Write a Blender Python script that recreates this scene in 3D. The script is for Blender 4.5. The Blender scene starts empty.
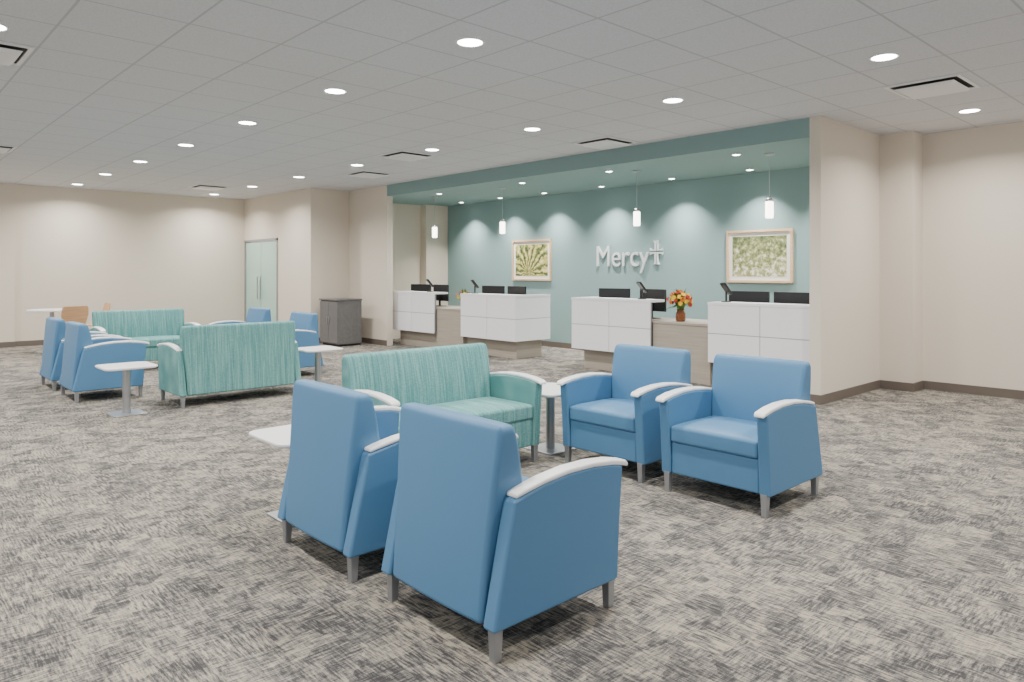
import bpy, bmesh, math, random
from mathutils import Vector, Matrix
random.seed(7)
C = bpy.context.scene.collection

# ---------------------------------------------------------------- helpers
def lin(c):
    def f(v):
        v = v/255.0
        return v/12.92 if v <= 0.04045 else ((v+0.055)/1.055)**2.4
    return (f(c[0]), f(c[1]), f(c[2]), 1.0)

def new_mat(name, rgb=(200,200,200), rough=0.6, metal=0.0, spec=0.5):
    m = bpy.data.materials.new(name); m.use_nodes = True
    b = m.node_tree.nodes['Principled BSDF']
    b.inputs['Base Color'].default_value = lin(rgb)
    b.inputs['Roughness'].default_value = rough
    b.inputs['Metallic'].default_value = metal
    b.inputs['Specular IOR Level'].default_value = spec
    return m

def N(m, typ, **kw):
    n = m.node_tree.nodes.new(typ)
    for k, v in kw.items(): setattr(n, k, v)
    return n
def L(m, a, b): m.node_tree.links.new(a, b)
def bsdf(m): return m.node_tree.nodes['Principled BSDF']

def scaled_coord(m, s, rot=0.0):
    tc = N(m, 'ShaderNodeTexCoord')
    mp = N(m, 'ShaderNodeMapping')
    mp.inputs['Scale'].default_value = s
    mp.inputs['Rotation'].default_value = (0, 0, rot)
    L(m, tc.outputs['Object'], mp.inputs['Vector'])
    return mp.outputs['Vector']

def noise(m, vec, scale, detail=2, rough=0.5):
    n = N(m, 'ShaderNodeTexNoise')
    n.inputs['Scale'].default_value = scale
    n.inputs['Detail'].default_value = detail
    n.inputs['Roughness'].default_value = rough
    if vec is not None: L(m, vec, n.inputs['Vector'])
    return n.outputs['Fac']

def math_n(m, op, a, b=None, c=None):
    n = N(m, 'ShaderNodeMath', operation=op)
    for i, v in enumerate((a, b, c)):
        if v is None: continue
        if isinstance(v, (int, float)): n.inputs[i].default_value = v
        else: L(m, v, n.inputs[i])
    return n.outputs[0]

def ramp(m, fac, stops, interp='LINEAR'):
    r = N(m, 'ShaderNodeValToRGB'); r.color_ramp.interpolation = interp
    e = r.color_ramp.elements
    while len(e) < len(stops): e.new(0.5)
    for i, (p, c) in enumerate(stops):
        e[i].position = p; e[i].color = lin(c)
    L(m, fac, r.inputs['Fac'])
    return r.outputs['Color']

def bump(m, h, strength=0.2, dist=0.01):
    b = N(m, 'ShaderNodeBump')
    b.inputs['Strength'].default_value = strength
    b.inputs['Distance'].default_value = dist
    L(m, h, b.inputs['Height'])
    L(m, b.outputs['Normal'], bsdf(m).inputs['Normal'])

# ---------------------------------------------------------------- materials
def mk_wall(name, rgb):
    m = new_mat(name, rgb, 0.75, spec=0.25)
    v = scaled_coord(m, (1,1,1))
    h = noise(m, v, 180, 2)
    bump(m, h, 0.08, 0.002)
    return m
M_cream = mk_wall('cream_paint', (219,209,194))
M_teal = mk_wall('teal_paint', (138,165,164))
M_base = new_mat('taupe_baseboard', (104,94,86), 0.5)

def mk_carpet():
    m = new_mat('woven_carpet', (140,134,126), 0.95, spec=0.1)
    tc = N(m, 'ShaderNodeTexCoord')
    v0 = tc.outputs['Object']
    a = noise(m, scaled_coord(m, (12, 95, 1)), 1.0, 3, 0.65)
    b = noise(m, scaled_coord(m, (95, 12, 1)), 1.0, 3, 0.65)
    blk = N(m, 'ShaderNodeTexVoronoi', distance='CHEBYCHEV')
    blk.inputs['Scale'].default_value = 6
    blk.inputs['Randomness'].default_value = 0.8
    L(m, v0, blk.inputs['Vector'])
    sep = N(m, 'ShaderNodeSeparateColor'); L(m, blk.outputs['Color'], sep.inputs['Color'])
    blk2 = N(m, 'ShaderNodeTexVoronoi', distance='CHEBYCHEV')
    blk2.inputs['Scale'].default_value = 14
    L(m, v0, blk2.inputs['Vector'])
    sep2 = N(m, 'ShaderNodeSeparateColor'); L(m, blk2.outputs['Color'], sep2.inputs['Color'])
    f1 = math_n(m, 'MULTIPLY_ADD', sep.outputs[0], 0.6, 0.1)
    mix = N(m, 'ShaderNodeMix'); mix.data_type = 'FLOAT'
    L(m, f1, mix.inputs[0]); L(m, a, mix.inputs[2]); L(m, b, mix.inputs[3])
    val = math_n(m, 'MULTIPLY_ADD', sep.outputs[1], 0.09, mix.outputs[0])
    val = math_n(m, 'MULTIPLY_ADD', sep2.outputs[1], 0.08, val)
    fine = noise(m, v0, 190, 1)
    val = math_n(m, 'MULTIPLY_ADD', fine, 0.14, val)
    val = math_n(m, 'SUBTRACT', val, 0.16)
    col = ramp(m, val, [(0.395,(72,71,71)),(0.465,(104,101,98)),(0.53,(134,129,121)),(0.605,(168,159,142))])
    L(m, col, bsdf(m).inputs['Base Color'])
    bump(m, val, 0.25, 0.005)
    return m
M_carpet = mk_carpet()

TILE = 0.637
def mk_ceiling():
    m = new_mat('acoustic_tile', (222,222,222), 0.85, spec=0.2)
    tc = N(m, 'ShaderNodeTexCoord'); sx = N(m, 'ShaderNodeSeparateXYZ')
    L(m, tc.outputs['Object'], sx.inputs[0])
    def line(o, centre):
        t = math_n(m, 'MULTIPLY_ADD', o, 1/TILE, -centre/TILE + 0.5 + 100)
        fr = math_n(m, 'FRACT', t)
        d = math_n(m, 'ABSOLUTE', math_n(m, 'SUBTRACT', fr, 0.5))
        return math_n(m, 'GREATER_THAN', d, 0.5-0.013)
    g = math_n(m, 'MAXIMUM', line(sx.outputs[0], -2.10), line(sx.outputs[1], 3.27))
    mx = N(m, 'ShaderNodeMix'); mx.data_type = 'RGBA'
    L(m, g, mx.inputs[0])
    sp = noise(m, tc.outputs['Object'], 90, 3)
    c1 = ramp(m, sp, [(0.3,(203,205,210)),(0.6,(215,217,222))])
    L(m, c1, mx.inputs[6]); mx.inputs[7].default_value = lin((184,186,191))
    L(m, mx.outputs[2], bsdf(m).inputs['Base Color'])
    h = math_n(m, 'MULTIPLY', g, -1.0)
    bump(m, h, 0.5, 0.004)
    return m
M_ceil = mk_ceiling()

def mk_vinyl():
    m = new_mat('blue_vinyl', (82,127,164), 0.45, spec=0.35)
    v = scaled_coord(m, (1,1,1))
    bump(m, noise(m, v, 260, 2), 0.12, 0.002)
    return m
M_blue = mk_vinyl()
def mk_fabric():
    m = new_mat('teal_striped_fabric', (90,160,150), 0.85, spec=0.15)
    n1 = noise(m, scaled_coord(m, (130, 4, 4)), 1.0, 1)
    n2 = noise(m, scaled_coord(m, (40, 1.0, 1.0)), 1.0, 1)
    n3 = noise(m, scaled_coord(m, (60, 190, 190)), 1.0, 1)
    s = math_n(m, 'MULTIPLY_ADD', n2, 0.35, math_n(m, 'MULTIPLY', n1, 0.65))
    s = math_n(m, 'MULTIPLY_ADD', n3, 0.4, math_n(m, 'SUBTRACT', s, 0.2))
    c = ramp(m, s, [(0.34,(82,134,133)),(0.50,(104,153,151)),(0.66,(127,170,167))])
    L(m, c, bsdf(m).inputs['Base Color'])
    bump(m, s, 0.2, 0.003)
    return m
M_fab = mk_fabric()
M_armw = new_mat('white_solid_surface', (236,236,236), 0.3)
M_alu = new_mat('satin_aluminium', (170,172,176), 0.38, 0.75)
M_steel = new_mat('brushed_steel', (180,182,185), 0.35, 0.85)
M_white = new_mat('white_laminate', (238,239,242), 0.35)
M_gap = new_mat('panel_joint', (140,140,142), 0.7)
def mk_tan():
    m = new_mat('taupe_laminate', (168,156,142), 0.5)
    v = scaled_coord(m, (2, 2, 60))
    c = ramp(m, noise(m, v, 1.0, 3), [(0.3,(160,151,138)),(0.7,(173,163,150))])
    L(m, c, bsdf(m).inputs['Base Color'])
    return m
M_tan = mk_tan()
M_tandk = new_mat('taupe_plinth', (130,121,110), 0.55)
M_black = new_mat('black_plastic', (24,25,28), 0.4)
M_screen = new_mat('dark_screen', (30,38,50), 0.15)
def mk_wood(name, a, b):
    m = new_mat(name, a, 0.45)
    v = scaled_coord(m, (4, 4, 40))
    c = ramp(m, noise(m, v, 1.0, 3), [(0.3,a),(0.7,b)])
    L(m, c, bsdf(m).inputs['Base Color'])
    return m
M_maple = mk_wood('maple_wood', (214,174,134), (230,194,156))
M_oak = mk_wood('honey_plywood', (196,152,112), (210,170,130))
M_matb = new_mat('white_mat_board', (244,242,234), 0.8)
def mk_grey():
    m = new_mat('charcoal_laminate', (88,88,90), 0.5)
    c = ramp(m, noise(m, scaled_coord(m, (1,1,1)), 90, 3), [(0.35,(84,83,84)),(0.65,(112,110,109))])
    L(m, c, bsdf(m).inputs['Base Color'])
    return m
M_grey = mk_grey()
M_glass = new_mat('frosted_green_glass', (186,220,206), 0.15)
M_glass.node_tree.nodes['Principled BSDF'].inputs['Transmission Weight'].default_value = 0.1
def mk_emit(name, rgb, s):
    m = new_mat(name, rgb, 0.5)
    bsdf(m).inputs['Emission Color'].default_value = lin(rgb)
    bsdf(m).inputs['Emission Strength'].default_value = s
    return m
M_lens = mk_emit('lit_lens', (255,252,246), 24)
M_pend = mk_emit('lit_opal_glass', (255,250,238), 8)
M_trim = new_mat('white_metal_trim', (232,232,234), 0.4)
M_dark = new_mat('dark_slot', (40,40,42), 0.8)
M_vase = new_mat('amber_glass', (150,90,50), 0.1)
bsdf(M_vase).inputs['Transmission Weight'].default_value = 0.5
M_leaf = new_mat('leaf_green', (70,110,50), 0.6)
M_or = new_mat('orange_petal', (236,130,40), 0.6)
M_rd = new_mat('red_petal', (190,56,40), 0.6)
M_yl = new_mat('yellow_petal', (246,214,60), 0.6)

def mk_art(name, kind):
    m = new_mat(name, (120,140,70), 0.6)
    tc = N(m, 'ShaderNodeTexCoord')
    if kind == 0:   # spiky radiating leaves
        mp = N(m, 'ShaderNodeMapping'); mp.inputs['Location'].default_value = (0.08, 0, 0.24)
        L(m, tc.outputs['Object'], mp.inputs['Vector'])
        sx = N(m, 'ShaderNodeSeparateXYZ'); L(m, mp.outputs[0], sx.inputs[0])
        ang = math_n(m, 'ARCTAN2', sx.outputs[0], sx.outputs[2])
        nz = noise(m, tc.outputs['Object'], 6, 3)
        s = math_n(m, 'SINE', math_n(m, 'MULTIPLY_ADD', nz, 12.0, math_n(m, 'MULTIPLY', ang, 19.0)))
        s = math_n(m, 'MULTIPLY_ADD', s, 0.25, 0.5)
        s = math_n(m, 'MULTIPLY_ADD', noise(m, tc.outputs['Object'], 22, 4), 1.0, math_n(m, 'SUBTRACT', s, 0.5))
        c = ramp(m, s, [(0.2,(60,74,44)),(0.42,(116,132,68)),(0.62,(198,184,100)),(0.85,(232,218,166))])
    else:
        n1 = noise(m, tc.outputs['Object'], 16, 8, 0.75)
        sx = N(m, 'ShaderNodeSeparateXYZ'); L(m, tc.outputs['Object'], sx.inputs[0])
        s = math_n(m, 'MULTIPLY_ADD', sx.outputs[2], -0.25, n1)
        c = ramp(m, s, [(0.34,(66,78,54)),(0.45,(116,128,80)),(0.53,(168,168,116)),(0.58,(210,204,168)),(0.64,(238,236,226))])
    L(m, c, bsdf(m).inputs['Base Color'])
    return m
M_art0 = mk_art('agave_print', 0)
M_art1 = mk_art('meadow_print', 1)

# ---------------------------------------------------------------- mesh tools
def mesh_from(name, verts, faces):
    me = bpy.data.meshes.new(name)
    me.from_pydata([tuple(v) for v in verts], [], faces)
    bm = bmesh.new(); bm.from_mesh(me)
    bmesh.ops.recalc_face_normals(bm, faces=bm.faces)
    bm.to_mesh(me); bm.free()
    return me

def obj(name, me, mat=None, parent=None, bevel=0, seg=3, smooth=False):
    o = bpy.data.objects.new(name, me); C.objects.link(o)
    if mat and not me.materials: me.materials.append(mat)
    if parent: o.parent = parent
    if bevel:
        b = o.modifiers.new('bevel', 'BEVEL'); b.width = bevel; b.segments = seg
        b.limit_method = 'ANGLE'; b.angle_limit = math.radians(32)
        smooth = True
        w = o.modifiers.new('wn', 'WEIGHTED_NORMAL'); w.keep_sharp = True
    if smooth:
        for p in me.polygons: p.use_smooth = True
    return o

def box_data(x0,x1,y0,y1,z0,z1):
    v = [(x,y,z) for z in (z0,z1) for y in (y0,y1) for x in (x0,x1)]
    f = [(0,2,3,1),(4,5,7,6),(0,1,5,4),(2,6,7,3),(0,4,6,2),(1,3,7,5)]
    return v, f
def boxes_mesh(name, lst):
    V, F = [], []
    for b in lst:
        v, f = box_data(*b); k = len(V)
        V += v; F += [tuple(i+k for i in q) for q in f]
    return mesh_from(name, V, F)
def box(name, b, mat, parent=None, bevel=0, seg=2):
    return obj(name, boxes_mesh(name, [b]), mat, parent, bevel, seg)

def loft(name, rings, cap=True):
    V, F = [], []; n = len(rings[0])
    for r in rings: V += r
    for i in range(len(rings)-1):
        for j in range(n):
            a = i*n+j; b = i*n+(j+1)%n
            F.append((a, b, b+n, a+n))
    if cap:
        F.append(tuple(range(n))); F.append(tuple((len(rings)-1)*n+j for j in range(n)))
    return mesh_from(name, V, F)
def ring(r, z, n=24, cx=0, cy=0, rx=None):
    return [(cx+(rx or r)*math.cos(2*math.pi*i/n), cy+r*math.sin(2*math.pi*i/n), z) for i in range(n)]
def lathe(name, prof, n=24, cx=0, cy=0):
    return loft(name, [ring(max(r,0.0005), z, n, cx, cy) for r, z in prof])
def extrude_profile(name, pts, x0, x1):   # pts in YZ
    return loft(name, [[(x0,y,z) for y,z in pts], [(x1,y,z) for y,z in pts]])

def empty(name, loc, rotz=0, label=None, cat=None, group=None):
    e = bpy.data.objects.new(name, None); C.objects.link(e)
    e.empty_display_size = 0.1
    e.location = loc; e.rotation_euler = (0,0,rotz)
    if label: e['label'] = label
    if cat: e['category'] = cat
    if group: e['group'] = group
    return e
def struct(o): o['kind'] = 'structure'; return o

def copy_thing(root, loc, rotz, label=None):
    r = root.copy(); C.objects.link(r)
    r.location = loc; r.rotation_euler = (0,0,rotz)
    if label: r['label'] = label
    def rec(src, dst):
        for ch in src.children:
            c = ch.copy(); C.objects.link(c); c.parent = dst
            c.matrix_parent_inverse = ch.matrix_parent_inverse.copy()
            rec(ch, c)
    rec(root, r)
    return r

# ---------------------------------------------------------------- camera
cam = bpy.data.cameras.new('camera'); co = bpy.data.objects.new('camera', cam); C.objects.link(co)
cam.sensor_width = 36; cam.lens = 36*720/1024
cam.shift_y = -69/1024
co.location = (0,0,1.4); co.rotation_euler = (math.radians(90), 0, math.radians(47.2))
cam.clip_start = 0.05; cam.clip_end = 100
bpy.context.scene.camera = co

# ---------------------------------------------------------------- room
H = 3.05; HS = 2.84
XW = -16.25; XE = 2.5; YS = -5.0
T = 0.13
OX = -11.65      # left jamb of the reception opening
def S(name, b, mat): return struct(box(name, b, mat))
S('floor', (XW-T, XE, YS, 9.9, -0.1, 0), M_carpet)
S('ceiling', (XW-T, XE, YS, 9.9, H, H+0.1), M_ceil)
S('wall_west', (XW-T, XW, 2.33, 6.7+T, 0, H), M_cream)
S('wall_west_pilaster', (XW-T, XW+0.05, YS, 2.33, 0, H), M_cream)
DX0, DX1, DZ = -16.2, -14.5, 2.12
struct(obj('wall_north_entry', boxes_mesh('wall_north_entry', [
    (XW, DX0, 6.7, 6.7+T, 0, H), (DX1, -13.05, 6.7, 6.7+T, 0, H), (DX0, DX1, 6.7, 6.7+T, DZ, H)]), M_cream))
S('wall_return', (-13.05-T, -13.05, 6.7+T, 7.55+T, 0, H), M_cream)
S('wall_north_pier', (-13.05, OX, 7.55, 7.55+T, 0, H), M_cream)
S('wall_header', (OX, -3.48, 7.55, 7.55+T, HS, H), M_teal)
S('ceiling_reception', (-13.0, -3.48, 7.55+T, 9.7, HS, HS+0.06), M_teal)
S('wall_reception_back', (-12.55, -3.48, 9.7, 9.7+T, 0, HS), M_teal)
S('wall_reception_side', (-12.75-T, -12.75, 7.55+T, 9.12, 0, HS), M_cream)
S('wall_reception_column', (-12.9, -12.55, 9.12, 9.7+T, 0, HS), M_cream)
S('wall_east_partition', (-3.48, -3.36, 7.55, 9.7, 0, H), M_cream)
CY, CX, FYW = 9.15, -2.99, 9.48
S('wall_north_column', (-3.36, CX, CY, 9.7, 0, H), M_cream)
S('wall_north_far', (CX, XE, FYW, 9.7, 0, H), M_cream)
bh, bt = 0.10, 0.012
S('baseboard_west', (XW, XW+bt, 2.33, 6.7, 0, bh), M_base)
S('baseboard_west_pilaster', (XW+0.05, XW+0.05+bt, YS, 2.33+bt, 0, bh), M_base)
S('baseboard_entry', (DX1+0.05, -13.05, 6.7-bt, 6.7, 0, bh), M_base)
S('baseboard_return', (-13.05, -13.05+bt, 6.7-bt, 7.55, 0, bh), M_base)
S('baseboard_pier', (-13.05, OX, 7.55-bt, 7.55, 0, bh), M_base)
S('baseboard_reception', (-12.55, -3.48, 9.7-bt, 9.7, 0, bh), M_base)
S('baseboard_partition_end', (-3.48, -3.36+bt, 7.55-bt, 7.55, 0, bh), M_base)
S('baseboard_partition', (-3.36, -3.36+bt, 7.55, CY, 0, bh), M_base)
S('baseboard_column', (-3.36, CX+bt, CY-bt, CY, 0, bh), M_base)
S('baseboard_column_side', (CX, CX+bt, CY, FYW, 0, bh), M_base)
S('baseboard_far', (CX, XE, FYW-bt, FYW, 0, bh), M_base)

# glass doors
d = struct(empty('door_1', (0,0,0)))
obj('door_frame', boxes_mesh('door_frame', [
    (DX0, DX0+0.05, 6.68, 6.74, 0, DZ), (DX1-0.05, DX1, 6.68, 6.74, 0, DZ), (DX0, DX1, 6.68, 6.74, DZ-0.05, DZ)]), M_alu, d)
for i, (a, b) in enumerate([(DX0+0.055, (DX0+DX1)/2-0.01), ((DX0+DX1)/2+0.01, DX1-0.055)]):
    g = box('glass_panel', (a, b, 6.70, 6.712, 0.01, DZ-0.06), M_glass, d)
    box('door_rail', (a, b, 6.695, 6.717, 0.01, 0.10), M_alu, g)
    hx = b-0.08 if i == 0 else a+0.06
    box('door_handle', (hx, hx+0.02, 6.64, 6.66, 0.8, 1.3), M_steel, g, 0.006)

# ---------------------------------------------------------------- downlights
def add_light(name, loc, power, size=0.16, spread=150, color=(1,0.97,0.925), parent=None, rot=None):
    l = bpy.data.lights.new(name, 'AREA'); l.shape = 'DISK'; l.size = size; l.energy = power
    l.color = color; l.spread = math.radians(spread)
    o = bpy.data.objects.new(name, l); C.objects.link(o); o.location = loc
    if rot: o.rotation_euler = rot
    if parent: o.parent = parent
    return o
trim_me = None; lens_me = None
def make_downlight(x, y, z=H, r=0.085, power=42, spread=150):
    global trim_me, lens_me
    if trim_me is None:
        trim_me = lathe('downlight_trim', [(0.105,0.0),(0.105,-0.006),(0.098,-0.010),(0.090,-0.008),(0.088,0.0)], 32)
        lens_me = lathe('downlight_lens', [(0.087,0.0),(0.087,-0.006),(0.05,-0.012)], 32)
        trim_me.materials.append(M_trim); lens_me.materials.append(M_lens)
    e = empty('recessed_downlight', (x, y, z), 0, 'round white recessed LED downlight, lit, in ceiling tile' if z == H
              else 'small round recessed downlight, lit, in teal soffit', 'ceiling light',
              'recessed downlights in the tile ceiling' if z == H else 'recessed downlights in the teal soffit')
    s = r/0.085
    for nm, me in (('trim_ring', trim_me), ('lens', lens_me)):
        o = bpy.data.objects.new(nm, me); C.objects.link(o); o.parent = e; o.scale = (s,s,1)
    add_light('lamp', (0,0,-0.03), power, r*1.8, spread, parent=e)
    return e
for row, y in enumerate((0.74, 3.30, 5.84)):
    for k in range(0, 8):
        make_downlight(-2.08 - 1.91*k - (0.03 if row == 2 else 0), y - .015*k)
make_downlight(-2.22, 8.42); make_downlight(0.0, 8.42)
make_downlight(-0.17, 5.84); make_downlight(-0.17, 3.3)
for k in range(0, 8, 2): make_downlight(-2.1-1.91*k, -1.9, power=60)  # unseen row outside the view, added to help light the room
for x in (-11.6, -10.4, -9.2, -7.85, -6.45, -5.15, -4.0):
    make_downlight(x, 9.32, HS, 0.045, 26, 100)
for x in (-10.6, -8.4, -6.6, -4.6):  # extra soffit row, added as overall light for the reception
    make_downlight(x, 8.0, HS, 0.045, 16, 150)

# ceiling diffusers
diff = None
for (x, y) in [(-5.92,7.09),(-2.16,7.09),(-8.47,5.82),(-10.50,6.45),(-14.2,5.16),(-6.56,0.72),(-11.65,1.36)]:
    if diff is None:
        a = TILE/2-0.02
        diff = empty('ceiling_diffuser', (x,y,H), 0, 'white square ceiling air diffuser with dark slot', 'air vent', 'air diffusers in the ceiling')
        obj('diffuser_frame', boxes_mesh('diffuser_frame', [(-a,a,-a,-a+0.03,-0.012,0),(-a,a,a-0.03,a,-0.012,0),(-a,-a+0.03,-a,a,-0.012,0),(a-0.03,a,-a,a,-0.012,0)]), M_trim, diff)
        box('diffuser_slot', (-a+0.03,a-0.03,-a+0.03,a-0.03,-0.004,0), M_dark, diff)
        obj('diffuser_plaque', loft('diffuser_plaque', [[(-a+.085,-a+.085,-.045),(a-.085,-a+.085,-.045),(a-.085,a-.085,-.045),(-a+.085,a-.085,-.045)],
            [(-a+.06,-a+.06,-.028),(a-.06,-a+.06,-.028),(a-.06,a-.06,-.028),(-a+.06,a-.06,-.028)]]), M_trim, diff)
        obj('hanger', boxes_mesh('hanger', [(-.02,.02,-.02,.02,-.03,0)]), M_dark, diff)
    else:
        copy_thing(diff, (x,y,H), 0)

# ---------------------------------------------------------------- seating
def build_seat(kind, W, mat, loc, rotz, label, cat, group):
    """W = half outer width; faces local +Y."""
    e = empty(kind, loc, rotz, label, cat, group)
    pi = W-0.07     # inner face of arm panel
    lv = [(.12,pi-.012,-.352,-.17),(.30,pi-.006,-.338,-.14),(.43,pi+.0,-.326,-.13),(.60,pi+.012,-.310,-.150),
          (.72,pi+.022,-.298,-.176),(.80,pi+.026,-.290,-.198),(.838,pi+.020,-.286,-.214)]
    rings = []
    for z, hw, yr, yf in lv:
        r = []
        n = 8
        for i in range(n+1):
            t = -1+2*i/n; r.append((hw*t, yr-0.010*(1-t*t), z))
        for i in range(n+1):
            t = 1-2*i/n; r.append((hw*t, yf+0.012*(1-t*t), z))
        rings.append(r)
    obj('backrest', loft('backrest', rings), mat, e, 0.022, 4)
    V, F = [], []
    nx, ny = 10, 8
    y0, y1, x0, x1 = -.16, .345, -pi+.003, pi-.003
    for lay, z in enumerate((.325,.43)):
        for j in range(ny+1):
            for i in range(nx+1):
                u = -1+2*i/nx; v = -1+2*j/ny
                zz = z + (0.022*(1-u**4)*(1-v**4) if lay else 0)
                V.append((x0+(x1-x0)*i/nx, y0+(y1-y0)*j/ny, zz))
    K = (nx+1)*(ny+1)
    for j in range(ny):
        for i in range(nx):
            a = j*(nx+1)+i
            F.append((a, a+nx+1, a+nx+2, a+1)); F.append((K+a, K+a+1, K+a+nx+2, K+a+nx+1))
    per = [i for i in range(nx+1)] + [(nx+1)*j+nx for j in range(1,ny+1)] + [(nx+1)*ny+i for i in range(nx-1,-1,-1)] + [(nx+1)*j for j in range(ny-1,0,-1)]
    for i in range(len(per)):
        a, b = per[i], per[(i+1)%len(per)]
        F.append((a,b,b+K,a+K))
    obj('seat', mesh_from('seat', V, F), mat, e, 0.02, 3)
    box('seat_base', (-pi+.002, pi-.002, -.2, .328, .125, .327), mat, e, 0.012)
    prof = [(-.357,.12),(.335,.12),(.348,.35),(.368,.590),(.30,.606),(.18,.618),(.04,.618),(-.10,.604),(-.255,.572)]
    caps = [(.402,.594,.018,.032),(.385,.608,.024,.034),(.30,.625,.024,.035),(.18,.636,.022,.035),(.04,.636,.021,.034),(-.10,.622,.020,.033),(-.20,.604,.020,.031),(-.245,.592,.018,.029)]
    for s in (-1, 1):
        xa, xb = sorted((s*pi, s*W))
        obj('arm_panel', extrude_profile('arm_panel', prof, xa, xb), mat, e, 0.014, 3)
        xc = s*(W-.033)
        rings = [[(xc-hw,y,zt-th),(xc+hw,y,zt-th),(xc+hw,y,zt),(xc-hw,y,zt)] for y,zt,th,hw in caps]
        a = obj('armrest', loft('armrest', rings), M_armw, e, 0.008, 3)
        a['label'] = 'white curved armrest cap'
    for sx in (-1,1):
        for sy in (-1,1):
            cx, cy = sx*(W-.04), sy*.315
            r1 = .016; r2 = .021
            obj('leg', loft('leg', [[(cx-r1,cy-r1,0),(cx+r1,cy-r1,0),(cx+r1,cy+r1,0),(cx-r1,cy+r1,0)],
                [(cx-r2,cy-r2,.135),(cx+r2,cy-r2,.135),(cx+r2,cy+r2,.135),(cx-r2,cy+r2,.135)]]), M_alu, e, 0.003, 2)['label'] = 'square aluminium leg'
    return e
ch = build_seat('armchair', .37, M_blue, (-2.27,2.03,0), 0,
    'blue vinyl armchair with white armrest caps and aluminium legs', 'armchair', 'blue waiting room armchairs')
PI = math.pi
copy_thing(ch, (-3.21,2.0,0), 0, 'blue vinyl armchair beside a matching armchair and small white table')
copy_thing(ch, (-2.365,4.17,0), PI, 'blue vinyl armchair with white arm caps, facing its pair')
copy_thing(ch, (-3.26,4.20,0), PI, 'blue vinyl armchair beside the small round-cornered side table')
copy_thing(ch, (-9.14,2.13,0), 0)
copy_thing(ch, (-10.2,2.12,0), 0)
copy_thing(ch, (-9.32,4.44,0), PI)
copy_thing(ch, (-10.98,4.52,0), PI)
lv = build_seat('loveseat', .67, M_fab, (-4.10,3.10,0), -PI/2,
    'teal striped fabric loveseat with white armrest caps', 'sofa', 'teal waiting room loveseats')
copy_thing(lv, (-8.06,3.18,0), PI/2, 'teal striped fabric loveseat turned with its back outward')
copy_thing(lv, (-11.4,3.22,0), -PI/2)

# side tables
def side_table(loc):
    e = empty('side_table', loc, 0, 'small white square side table with rounded corners on steel pedestal', 'side table', 'white pedestal side tables')
    a, r = .24, .08; pts = []
    for cx, cy, a0 in ((a-r,a-r,0),(-a+r,a-r,90),(-a+r,-a+r,180),(a-r,-a+r,270)):
        for k in range(7):
            t = math.radians(a0+15*k); pts.append((cx+r*math.cos(t), cy+r*math.sin(t)))
    obj('table_top', loft('table_top', [[(x*.97,y*.97,.457) for x,y in pts],[(x,y,.465) for x,y in pts],[(x,y,.48) for x,y in pts]]), M_armw, e, 0.004, 2)
    obj('pedestal', lathe('pedestal', [(.036,.01),(.036,.44),(.09,.445),(.09,.458)], 24), M_steel, e, smooth=False)
    b = .15
    box('base_plate', (-b,b,-b,b,0,.012), M_steel, e, 0.004)
    return e
st = side_table((-3.97,4.09,0))
copy_thing(st, (-3.86,1.93,0), 0)
copy_thing(st, (-7.81,2.04,0), 0)
copy_thing(st, (-7.98,4.19,0), 0)
copy_thing(st, (-11.6,4.3,0), 0)

# ---------------------------------------------------------------- reception counters
FY, BY, CT, CB = 7.80, 8.60, 1.03, .29
def counter(x0, x1, end):   # end = -1 / +1 side with white return panel
    e = empty('reception_counter', ((x0+x1)/2, FY, 0), 0, 'white panelled reception counter on recessed taupe base', 'reception desk', 'white reception counters')
    w = (x1-x0)/2; D = BY-FY
    core = [(-w+.01, w-.01, .008, .06, CB+.005, CT-.035)]
    xe0, xe1 = (w-.06, w-.008) if end > 0 else (-w+.008, -w+.06)
    core.append((xe0, xe1, .02, D-.005, CB+.005, CT-.035))
    obj('panel_core', boxes_mesh('panel_core', core), M_gap, e)
    g = .004; zm = CB + (CT-.03-CB)*.5
    for za, zb in ((CB, zm-g), (zm+g, CT-.035)):
        for xa, xb in ((-w, -g), (g, w)):
            box('front_panel', (xa, xb, 0, .018, za, zb), M_white, e, .002)
        if end > 0: box('end_panel', (w-.018, w, .019, D, za, zb), M_white, e, .002)
        else: box('end_panel', (-w, -w+.018, .019, D, za, zb), M_white, e, .002)
    tops = [(-w-.004, w+.004, -.004, .32, CT-.034, CT)]
    if end > 0: tops.append((w-.12, w+.004, .32, D, CT-.034, CT))
    else: tops.append((-w-.004, -w+.12, .32, D, CT-.034, CT))
    obj('counter_top', boxes_mesh('counter_top', tops), M_white, e)
    obj('base', boxes_mesh('base', [(-w+.12 if end<0 else -w, w-.12 if end>0 else w, .14, D-.08, 0, CB+.004)]), M_tan, e)
    x0i, x1i = (-w, w-.062) if end > 0 else (-w+.062, w)
    box('work_surface', (x0i, x1i, .062, D, .72, .75), M_tandk, e)
    box('support', (x0i+.3, x1i-.3, .2, D-.1, CB, .72), M_tan, e)
    return e
counter(-11.9, -10.5, -1)
counter(-9.73, -8.35, 1)
counter(-7.14, -5.74, -1)
counter(-4.87, -3.50, 1)
for x0, x1 in ((-10.494,-9.736),(-5.734,-4.876)):
    e = empty('low_desk', ((x0+x1)/2, FY+.06, 0), 0, 'low taupe laminate desk between two white counters', 'desk', 'low taupe desks')
    w = (x1-x0)/2
    box('desk_front', (-w, w, 0, .03, 0, .72), M_tan, e)
    box('desk_top', (-w, w, -.01, .74, .72, .752), M_tan, e, .003)
    box('desk_side', (-w,-w+.03,.03,.7,0,.72), M_tan, e)
    box('desk_side', (w-.03,w,.03,.7,0,.72), M_tan, e)

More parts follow.
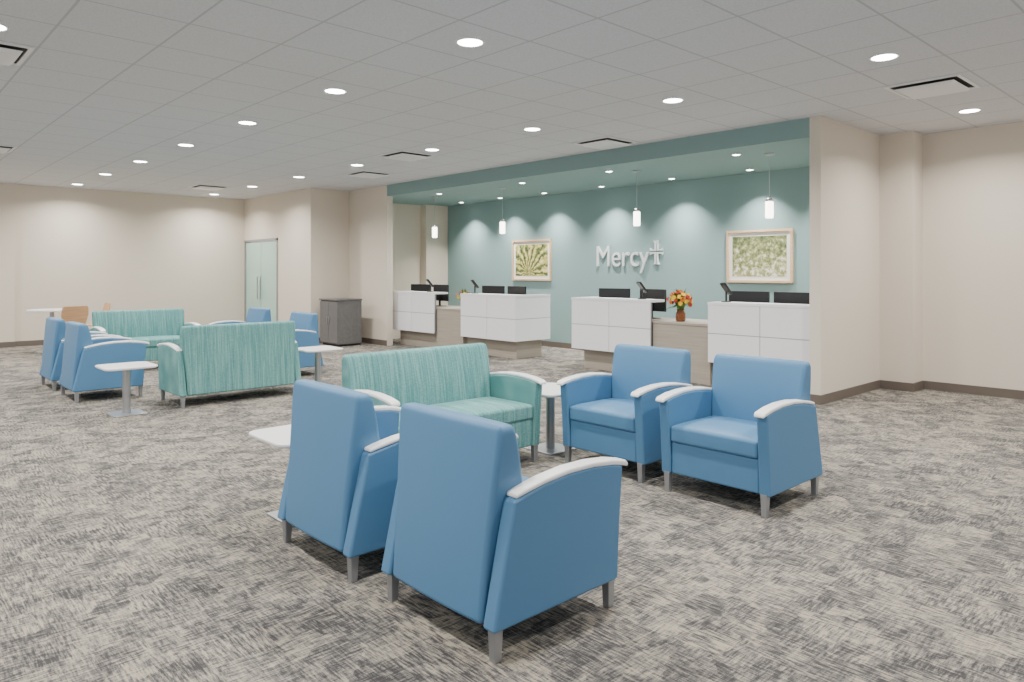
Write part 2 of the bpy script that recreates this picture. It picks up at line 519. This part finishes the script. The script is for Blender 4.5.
# monitors
def monitor(loc, rz, w=.5):
    e = empty('computer_monitor', loc, rz, 'black flat computer monitor on reception desk', 'monitor', 'computer monitors on the desks')
    box('screen_housing', (-w/2, w/2, -.012, .02, .10, .41), M_black, e, .006)
    box('screen', (-w/2+.012, w/2-.012, .0195, .0215, .115, .398), M_screen, e)
    box('stand', (-.025,.025,-.035,-.012,.008,.25), M_black, e, .004)
    box('stand_base', (-.11,.11,-.10,.06,0,.010), M_black, e, .003)
    return e
for x, y, rz in [(-11.6,8.3,.2),(-11.02,8.35,-.1),(-9.45,8.3,.1),(-8.85,8.3,-.15),(-6.75,8.3,.15),(-6.1,8.35,-.2),(-4.6,8.3,.1),(-4.02,8.3,-.1)]:
    monitor((x, y, .75), rz, .52)

def terminal(loc, rz):
    e = empty('payment_terminal', loc, rz, 'black card payment terminal on a stand atop white counter', 'payment terminal', 'payment terminals on the counters')
    obj('stand_base', lathe('stand_base', [(.06,0),(.06,.008),(.02,.014)]), M_black, e)
    obj('pole', lathe('pole', [(.012,.012),(.012,.13)]), M_black, e)
    o = box('keypad', (-.045,.045,-.09,.09,-.015,.015), M_black, e, .006)
    o.location = (0,0,.165); o.rotation_euler = (math.radians(50),0,0)
    box('display', (-.035,.035,0,.07,.0155,.017), M_screen, o)
    return e
terminal((-10.85,7.97,CT), 2.8); terminal((-9.55,7.97,CT), 2.8); terminal((-6.0,7.97,CT), 2.8); terminal((-4.72,7.97,CT), 2.8)

# flower arrangements
def flower_mesh(name, mat, r):
    V, F = [], []
    for layer, (n, rr, zz) in enumerate(((9, r, 0), (7, r*.68, r*.25), (5, r*.38, r*.42))):
        for k in range(n):
            a = 2*math.pi*k/n + layer*.3; d = 2*math.pi/n*.55
            b = len(V)
            V += [(0,0,zz*.6), (rr*.6*math.cos(a-d), rr*.6*math.sin(a-d), zz+r*.12), (rr*math.cos(a), rr*math.sin(a), zz+r*.2), (rr*.6*math.cos(a+d), rr*.6*math.sin(a+d), zz+r*.12)]
            F.append((b,b+1,b+2,b+3))
    me = bpy.data.meshes.new(name); me.from_pydata(V, [], F); me.materials.append(mat)
    return me
FM = [flower_mesh('blossom', m, 1.0) for m in (M_or, M_rd, M_yl)]
def bouquet(loc, s, nfl, label):
    e = empty('flower_arrangement', loc, 0, label, 'flowers')
    obj('vase', lathe('vase', [(.05*s,0),(.062*s,.02*s),(.058*s,.10*s),(.042*s,.13*s),(.052*s,.155*s)], 20), M_vase, e, smooth=True)
    rnd = random.Random(nfl)
    cz = .25*s
    seq = (0,2,1,2,0,2,1)
    for k in range(nfl):
        th = k*2.39996; ph = math.acos(1-1.35*(k+.5)/nfl)
        dv = Vector((math.sin(ph)*math.cos(th), math.sin(ph)*math.sin(th), math.cos(ph)))
        o = bpy.data.objects.new('blossom', FM[seq[k % 7]]); C.objects.link(o); o.parent = e
        o.location = Vector((0,0,cz)) + Vector((dv.x*.14,dv.y*.14,dv.z*.11))*s*rnd.uniform(.85,1.15)
        o.rotation_euler = dv.to_track_quat('Z','Y').to_euler()
        q = s*rnd.uniform(.030,.046); o.scale = (q,q,q)
    V, F = [], []
    for k in range(54):
        th = rnd.uniform(0,6.28); ph = rnd.uniform(.2,2.0)
        dv = Vector((math.sin(ph)*math.cos(th), math.sin(ph)*math.sin(th), math.cos(ph)))
        sd = dv.cross(Vector((0,0,1))).normalized()*.024*s
        c = Vector((0,0,cz-.03*s)); b = len(V); ln = rnd.uniform(.18,.225)*s
        V += [c, c+dv*ln*.6+sd, c+dv*ln, c+dv*ln*.6-sd]; F.append((b,b+1,b+2,b+3))
    me = bpy.data.meshes.new('foliage'); me.from_pydata([tuple(v) for v in V], [], F)
    obj('foliage', me, M_leaf, e)
    obj('stems', lathe('stems', [(.025*s,.1*s),(.04*s,.16*s),(.08*s,.25*s)], 10), M_leaf, e)
bouquet((-5.42,8.03,.752), 1.05, 36, 'orange, red and yellow flower bouquet in amber vase on low desk')
bouquet((-9.95,8.05,.752), .85, 18, 'small orange and red flower bouquet on low desk')

# ---------------------------------------------------------------- pendants
pd = None
for x in (-11.08, -9.15, -6.3, -4.3):
    if pd is None:
        pd = empty('pendant_lamp', (x, 8.25, HS), 0, 'lit white glass cylinder pendant lamp on thin cord', 'pendant lamp', 'pendant lamps above the reception counters')
        obj('canopy', lathe('canopy', [(.06,0),(.06,-.012),(.02,-.025)], 24), M_steel, pd)
        obj('cord', lathe('cord', [(.003,-.02),(.003,-.545)], 8), M_steel, pd)
        obj('cap', lathe('cap', [(.012,-.53),(.035,-.545),(.040,-.585)], 24), M_steel, pd, smooth=True)
        obj('lamp_shade', lathe('lamp_shade', [(.044,-.585),(.048,-.60),(.048,-.775),(.040,-.785)], 28), M_pend, pd)
        add_light('lamp', (0,0,-.82), 8, .08, 160, parent=pd)
    else: copy_thing(pd, (x, 8.25, HS), 0)

# ---------------------------------------------------------------- pictures and sign
def picture(x0, x1, z0, z1, art, label):
    e = empty('framed_picture', ((x0+x1)/2, 9.7, (z0+z1)/2), 0, label, 'picture')
    w, h = (x1-x0)/2, (z1-z0)/2; f = .032
    obj('frame', boxes_mesh('frame', [(-w,w,-.035,-.001,h-f,h),(-w,w,-.035,-.001,-h,-h+f),(-w,-w+f,-.035,-.001,-h+f,h-f),(w-f,w,-.035,-.001,-h+f,h-f)]), M_maple, e)
    box('mat_board', (-w+f,w-f,-.014,-.001,-h+f,h-f), M_matb, e)
    k = .09
    box('print', (-w+k,w-k,-.0165,-.0141,-h+k,h-k), art, e)
picture(-10.44,-9.38,1.235,2.02,M_art0,'framed botanical print of spiky green and yellow leaves')
picture(-5.72,-4.70,1.245,2.01,M_art1,'framed print of meadow flowers in light wood frame')

sg = empty('wall_sign', (-8.26, 9.7, 1.50), 0, 'brushed metal lettering and cross emblem on teal wall', 'sign')
cu = bpy.data.curves.new('lettering', 'FONT'); cu.body = 'Mercy'; cu.size = .5; cu.extrude = .012; cu.resolution_u = 6
to = bpy.data.objects.new('lettering_src', cu); C.objects.link(to)
bpy.context.view_layer.update()
me = bpy.data.meshes.new_from_object(to.evaluated_get(bpy.context.evaluated_depsgraph_get()))
bpy.data.objects.remove(to)
xs = [v.co.x for v in me.vertices]
x0 = min(xs); wx = max(xs)-x0; capz = max(v.co.y for v in me.vertices)
for v in me.vertices:
    x, y, z = v.co
    v.co = ((x-x0)*1.12/wx, -.02 - z, y*.35/capz)
me.materials.clear()
for p in me.polygons: p.use_smooth = False
bm = bmesh.new(); bm.from_mesh(me); bmesh.ops.remove_doubles(bm, verts=bm.verts, dist=0.0005)
bmesh.ops.recalc_face_normals(bm, faces=bm.faces); bm.to_mesh(me); bm.free()
M_letter = new_mat('letter_metal', (226,230,232), .45, .1)
obj('lettering', me, M_letter, sg)
# cross emblem: four L-shaped flared brackets around an open centre
cx = 1.265; cz = .235
V, F = [], []
def prism(pts, y0, y1):
    b = len(V); n = len(pts)
    V.extend([(x,y0,z) for x,z in pts]); V.extend([(x,y1,z) for x,z in pts])
    F.append(tuple(b+i for i in range(n))); F.append(tuple(b+n+i for i in range(n)))
    for i in range(n): F.append((b+i, b+(i+1)%n, b+n+(i+1)%n, b+n+i))
for s in (-1,1):
    for q in (-1,1):
        up = .175 if q > 0 else .21
        i, o, fl, ar = .012, .036, .058, .125
        pts = [(i,i),(i,up),(fl,up),(o,up-.04),(o,o),(ar-.035,o),(ar,fl),(ar,i)]
        prism([(cx+s*x, cz+q*z) for x, z in pts], -.032, -.005)
obj('cross_emblem', mesh_from('cross_emblem', V, F), M_letter, sg)

# ---------------------------------------------------------------- grey waste cabinet
e = empty('waste_cabinet', (-12.42, 7.02, 0), 0, 'charcoal laminate waste and recycling cabinet against cream wall', 'cabinet')
box('body', (-.34,.34,-.26,.24,.04,.86), M_grey, e, .004)
box('plinth', (-.31,.31,-.23,.22,0,.045), M_dark, e)
box('top', (-.355,.355,-.29,.25,.86,.89), M_grey, e, .004)
for s in (-1,1):
    a, b = sorted((s*.004, s*.335))
    dd = box('cabinet_door', (a,b,-.278,-.26,.06,.84), M_grey, e, .003)
    a2, b2 = sorted((s*.03, s*.045))
    box('handle', (a2,b2,-.296,-.278,.42,.56), M_steel, dd, .003)

# ---------------------------------------------------------------- cafe table and plywood chairs
e = empty('cafe_table', (-14.75,2.66,0), 0, 'round white cafe table on steel pedestal', 'table')
obj('table_top', lathe('table_top', [(.37,.715),(.38,.722),(.38,.742),(.375,.745)], 40), M_armw, e)
obj('pedestal', lathe('pedestal', [(.24,0),(.24,.012),(.04,.03),(.035,.70),(.12,.715)], 28), M_steel, e)
def ply_chair(loc, rz):
    e = empty('plywood_chair', loc, rz, 'honey plywood cafe chair with steel legs by white table', 'chair', 'plywood cafe chairs')
    rings = []
    for z, w, y in ((.47,.17,-.2),(.55,.19,-.215),(.68,.215,-.24),(.80,.205,-.262),(.83,.18,-.268)):
        r = []
        for i in range(9):
            t = -1+i/4; r.append((w*t, y+.035*t*t, z))
        for i in range(9):
            t = 1-i/4; r.append((w*t, y+.012+.035*t*t, z))
        rings.append(r)
    obj('backrest', loft('backrest', rings), M_oak, e, .004, 2)
    rings = []
    for y, w, z in ((-.2,.17,.455),(-.1,.21,.44),(.1,.22,.445),(.19,.2,.44),(.215,.16,.43)):
        rings.append([(-w,y,z),(w,y,z),(w,y,z+.014),(-w,y,z+.014)])
    obj('seat', loft('seat', rings), M_oak, e, .004, 2)
    obj('backrest_bracket', boxes_mesh('backrest_bracket', [(-.02,.02,-.215,-.2,.44,.6)]), M_steel, e)
    for sx in (-1,1):
        for sy in (-1,1):
            r = .011
            b = (sx*.2, sy*.2); t = (sx*.13, sy*.12)
            obj('leg', loft('leg', [ring(r,0,10,b[0],b[1]), ring(r,.445,10,t[0],t[1])]), M_steel, e, smooth=True)
ply_chair((-14.1,2.8,0), PI/2+.2)
ply_chair((-14.72,3.3,0), PI)

# ---------------------------------------------------------------- world
w = bpy.data.worlds.new('world'); bpy.context.scene.world = w; w.use_nodes = True
w.node_tree.nodes['Background'].inputs[0].default_value = (0.97,0.98,1.0,1)
w.node_tree.nodes['Background'].inputs[1].default_value = 0.95
